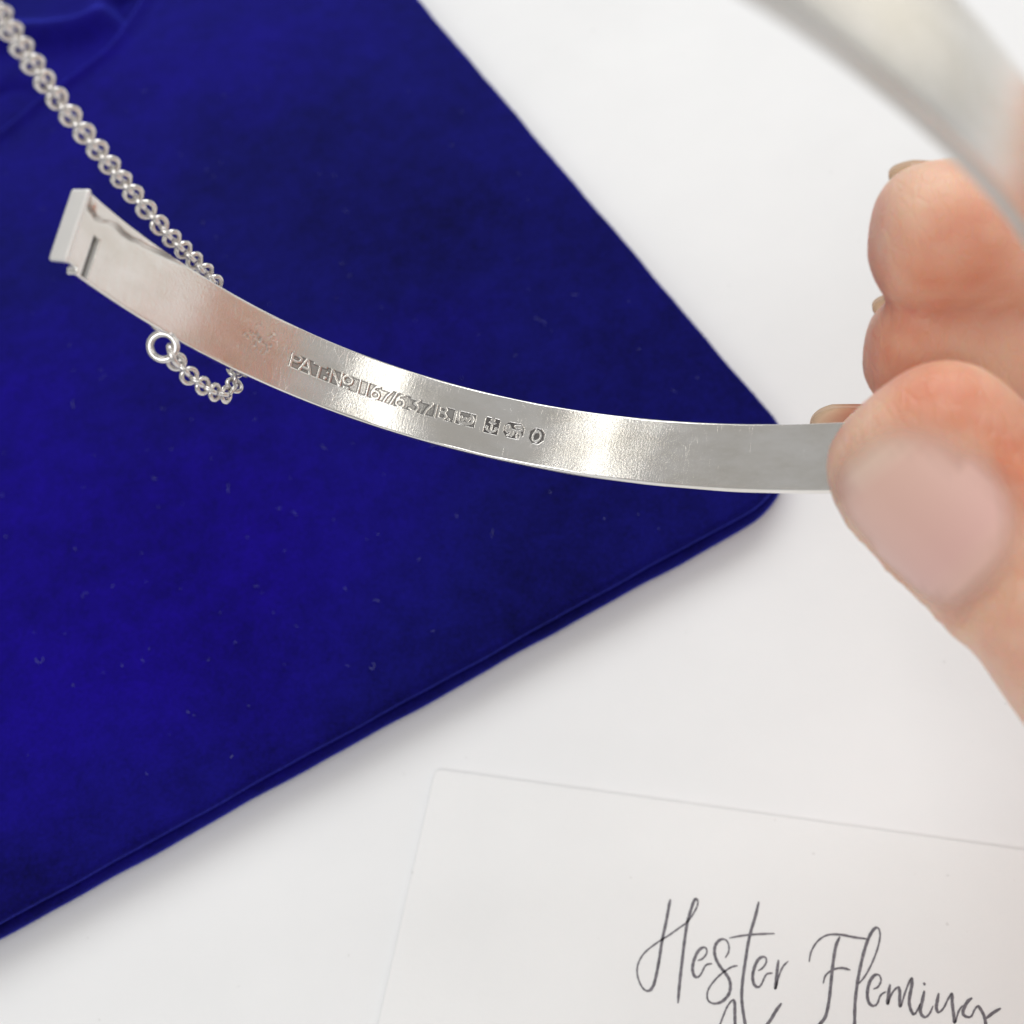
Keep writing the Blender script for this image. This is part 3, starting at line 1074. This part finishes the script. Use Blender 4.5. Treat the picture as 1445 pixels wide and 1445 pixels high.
def limb(pts, ra, rb, nrm, tip=None, nseg=28, res=16, pw=2.4):
    """pts in lens-frame cm (first = extreme tip if tip given), ra half width, rb half thickness, nrm = back-of-finger direction"""
    pts = np.asarray(pts, float)
    c = catmull(pts, res)
    L = np.concatenate([[0], np.cumsum(np.linalg.norm(np.diff(c, axis=0), axis=1))])
    kn = L[::res]
    if tip:
        ss = np.concatenate([tip * (np.linspace(0, 1, 18) ** 2), np.arange(tip * 1.1, L[-1], .08)])
    else:
        ss = np.arange(0, L[-1], .12)
    off = len(HV)
    rows = []
    info = []
    for s in ss:
        p = np.array([np.interp(s, L, c[:, i]) for i in range(3)])
        q = np.array([np.interp(min(s + .05, L[-1]), L, c[:, i]) for i in range(3)]) - np.array([np.interp(max(s - .05, 0), L, c[:, i]) for i in range(3)])
        t = q / np.linalg.norm(q)
        n_ = nrm - t * (nrm @ t)
        n_ /= np.linalg.norm(n_)
        sd = np.cross(t, n_)
        a, b = np.interp(s, kn, ra), np.interp(s, kn, rb)
        k = 1.0
        if tip and s < tip: k = max((1 - (1 - s / tip) ** pw), 0) ** (1 / pw)
        info.append((s, p, t, n_, sd, a, b, k))
        for j in range(nseg):
            f = 2 * math.pi * j / nseg
            HV.append(p + k * (a * math.cos(f) * sd + b * math.sin(f) * n_))
    HF.extend(grid_faces(len(ss), nseg, True, off))
    HF.append(tuple(range(off, off + nseg))[::-1])
    HF.append(tuple(range(off + (len(ss) - 1) * nseg, off + len(ss) * nseg)))

    def frame_at(s):
        S_ = [x[0] for x in info]
        out = []
        for k in range(1, 5):
            out.append(np.array([np.interp(s, S_, [x[k][i] for x in info]) for i in range(3)]))
        out += [np.interp(s, S_, [x[5] for x in info]), np.interp(s, S_, [x[6] for x in info])]
        if s < 0: out[0] = info[0][1] + info[0][2] * s
        return out
    return frame_at


WR = np.array([11.2, 6.6, 3.5])
f_index = limb([at(1180, 652, 7.98), at(1300, 652, 8.0), (4.3, -.42, 8.1), (5.9, -.6, 8.2), (8.6, 2.3, 6.0), WR], [.40, .41, .52, .60, .78, 1.2], [.40, .42, .50, .58, .9, 1.2], np.array([0, -.75, .66]), .45, pw=3.2)
f_mid = limb([at(1222, 497, 7.0), at(1340, 497, 7.0), (4.0, -1.0, 7.3), (5.8, -1.2, 7.5), (9.1, 1.5, 5.7), WR], [.35, .37, .46, .58, .80, 1.2], [.34, .36, .44, .56, .9, 1.2], np.array([0, -.9, .42]), .38, pw=3.2)
f_ring = limb([at(1231, 325, 6.6), at(1380, 332, 6.6), (3.9, -1.7, 6.9), (5.6, -1.9, 7.1), (9.6, .8, 5.4), WR], [.40, .42, .48, .56, .8, 1.2], [.40, .42, .46, .54, .9, 1.2], np.array([0, -.93, .36]), .42, pw=3.0)
f_pink = limb([(4.4, -2.75, 6.4), (5.0, -2.75, 6.4), (5.6, -2.75, 6.4), (6.6, -2.6, 6.3), (10.0, .2, 5.1), WR], [.36, .40, .44, .48, .75, 1.2], [.34, .38, .42, .46, .85, 1.2], np.array([0, -.95, .3]), .4)
f_thumb = limb([at(1230, 557, 6.30), at(1327, 664, 6.22), at(1480, 815, 5.98), at(1700, 1060, 5.6), (5.2, 3.3, 4.9), (8.2, 5.3, 4.2), WR], [.52, .535, .52, .58, .85, 1.2, 1.3], [.40, .42, .44, .52, .85, 1.2, 1.2], np.array([-.52, .10, -.80]), .46, pw=2.7)
limb([WR, (13.5, 9.6, 1.6), (16, 14.5, -1.8)], [1.9, 2.2, 2.9], [1.5, 1.9, 2.6], np.array([0, -.9, -.4]))
limb([(8.7, 2.4, 5.9), (9.8, 4.4, 4.8), WR], [1.1, 1.5, 1.6], [1.0, 1.2, 1.3], np.array([0, -.9, -.4]))
limb([(10.0, .5, 5.5), (10.8, 3.4, 4.5), WR], [1.1, 1.5, 1.6], [1.0, 1.2, 1.3], np.array([0, -.9, -.4]))


def nail(fr, s0, s1, c_ang, half, lift, name_label=None, thick=.028, hfix=False, fold=True):
    NA, NB = 16, 17
    V, at_, mg = [], [], []
    ctr = fr(max(s0, .55))
    for lay in (0, 1):
        for i in range(NA):
            x = i / (NA - 1)
            for j in range(NB):
                y = -1 + 2 * j / (NB - 1)
                # rounded free edge and cuticle
                a0 = s0 + (.02 if fold else .10) * y * y * (s1 - s0)
                a1 = s1 - (.04 if fold else .16) * y * y * (s1 - s0)
                s = a0 + (a1 - a0) * x
                p, t, n_, sd, a, b = fr(s)
                f = c_ang + y * half * (1 - .10 * (1 - x))
                sq = 1.0
                if s < .45 and not hfix: sq = 1 - .10 * (1 - s / .45) ** 2
                rad = lift - lay * thick / b - (.03 * (abs(y) ** 4 + max(0, x - .7)) if fold else 0)
                V.append(p + sq * rad * (a * math.sin(f) * sd + b * math.cos(f) * n_))
                at_.append(x)
                xx = (2 * x - 1)
                rd_ = (abs(y) ** 2.6 + abs(xx) ** 2.6) ** (1 / 2.6)
                mg.append(float(sstep(.72 if xx > 0 else .55, 1.0, rd_)) if fold else 0.0)
    F = grid_faces(NA, NB) + [tuple(i + NA * NB for i in f[::-1]) for f in grid_faces(NA, NB)]
    rim = [j for j in range(NB)] + [i * NB + NB - 1 for i in range(1, NA)] + [(NA - 1) * NB + j for j in range(NB - 2, -1, -1)] + [i * NB for i in range(NA - 2, 0, -1)]
    for a, b in zip(rim, rim[1:] + rim[:1]):
        F.append((a, a + NA * NB, b + NA * NB, b))
    if fold:
        # skin fold round the sides and the root, merged into the hand
        pth = []
        for i in range(4, NA): pth.append(V[i * NB])
        pth += [V[(NA - 1) * NB + j] for j in range(1, NB)]
        pth += [V[i * NB + NB - 1] for i in range(NA - 2, 3, -1)]
        pth = np.array(pth)
        cen = pth.mean(0)
        out = pth - cen
        out /= np.linalg.norm(out, axis=1)[:, None]
        pth = pth + out * .035
        tube_into(HV, HF, pth, [.02] + [.034] * (len(pth) - 2) + [.02], 8)
    return V, F, at_, mg


nails = [nail(f_thumb, .02, 1.2, math.radians(20), math.radians(58), 1.015),
         nail(f_index, -.10, .85, 0, math.radians(32), 1.0, hfix=True, fold=False),
         nail(f_mid, .06, .85, 0, math.radians(26), 1.0, hfix=True, fold=False),
         nail(f_ring, .085, .95, 0, math.radians(22), 1.0, hfix=True, fold=False)]
tmp = mesh_obj('hand_raw', W(np.array(HV)), HF, M_SKIN)
md = tmp.modifiers.new('r', 'REMESH')
md.mode = 'VOXEL'
md.voxel_size = .055 * CM
md.use_smooth_shade = True
ms = tmp.modifiers.new('s', 'SMOOTH')
ms.factor, ms.iterations = .5, 9
dg = bpy.context.evaluated_depsgraph_get()
me = bpy.data.meshes.new_from_object(tmp.evaluated_get(dg), depsgraph=dg)
me.name = 'hand'
bpy.data.objects.remove(tmp)
me.polygons.foreach_set('use_smooth', np.ones(len(me.polygons), bool))
if not me.materials: me.materials.append(M_SKIN)
hand = bpy.data.objects.new('hand', me)
COL.objects.link(hand)
tag(hand, 'hand pinching the silver bangle between thumb and forefinger, other fingers curled behind', 'hand')
from mathutils.bvhtree import BVHTree
bvh = BVHTree.FromPolygons([v.co for v in me.vertices], [p.vertices for p in me.polygons])
for q, (V, F, a, g_) in enumerate(nails):
    Wn = W(np.array(V))
    if q == 0:                                   # the thumbnail lies in the flesh
        h_ = len(Wn) // 2
        for k in range(h_):
            loc, nrm_, _, _ = bvh.find_nearest(Vector(Wn[k]) * CM)
            Wn[k] = np.array(loc) / CM + np.array(nrm_) * .006
            Wn[k + h_] = np.array(loc) / CM - np.array(nrm_) * .015
    mesh_obj('fingernail', Wn, F, M_NAIL if q == 0 else M_NAIL_TIP, hand, attrs={'along': a, 'margin': g_})
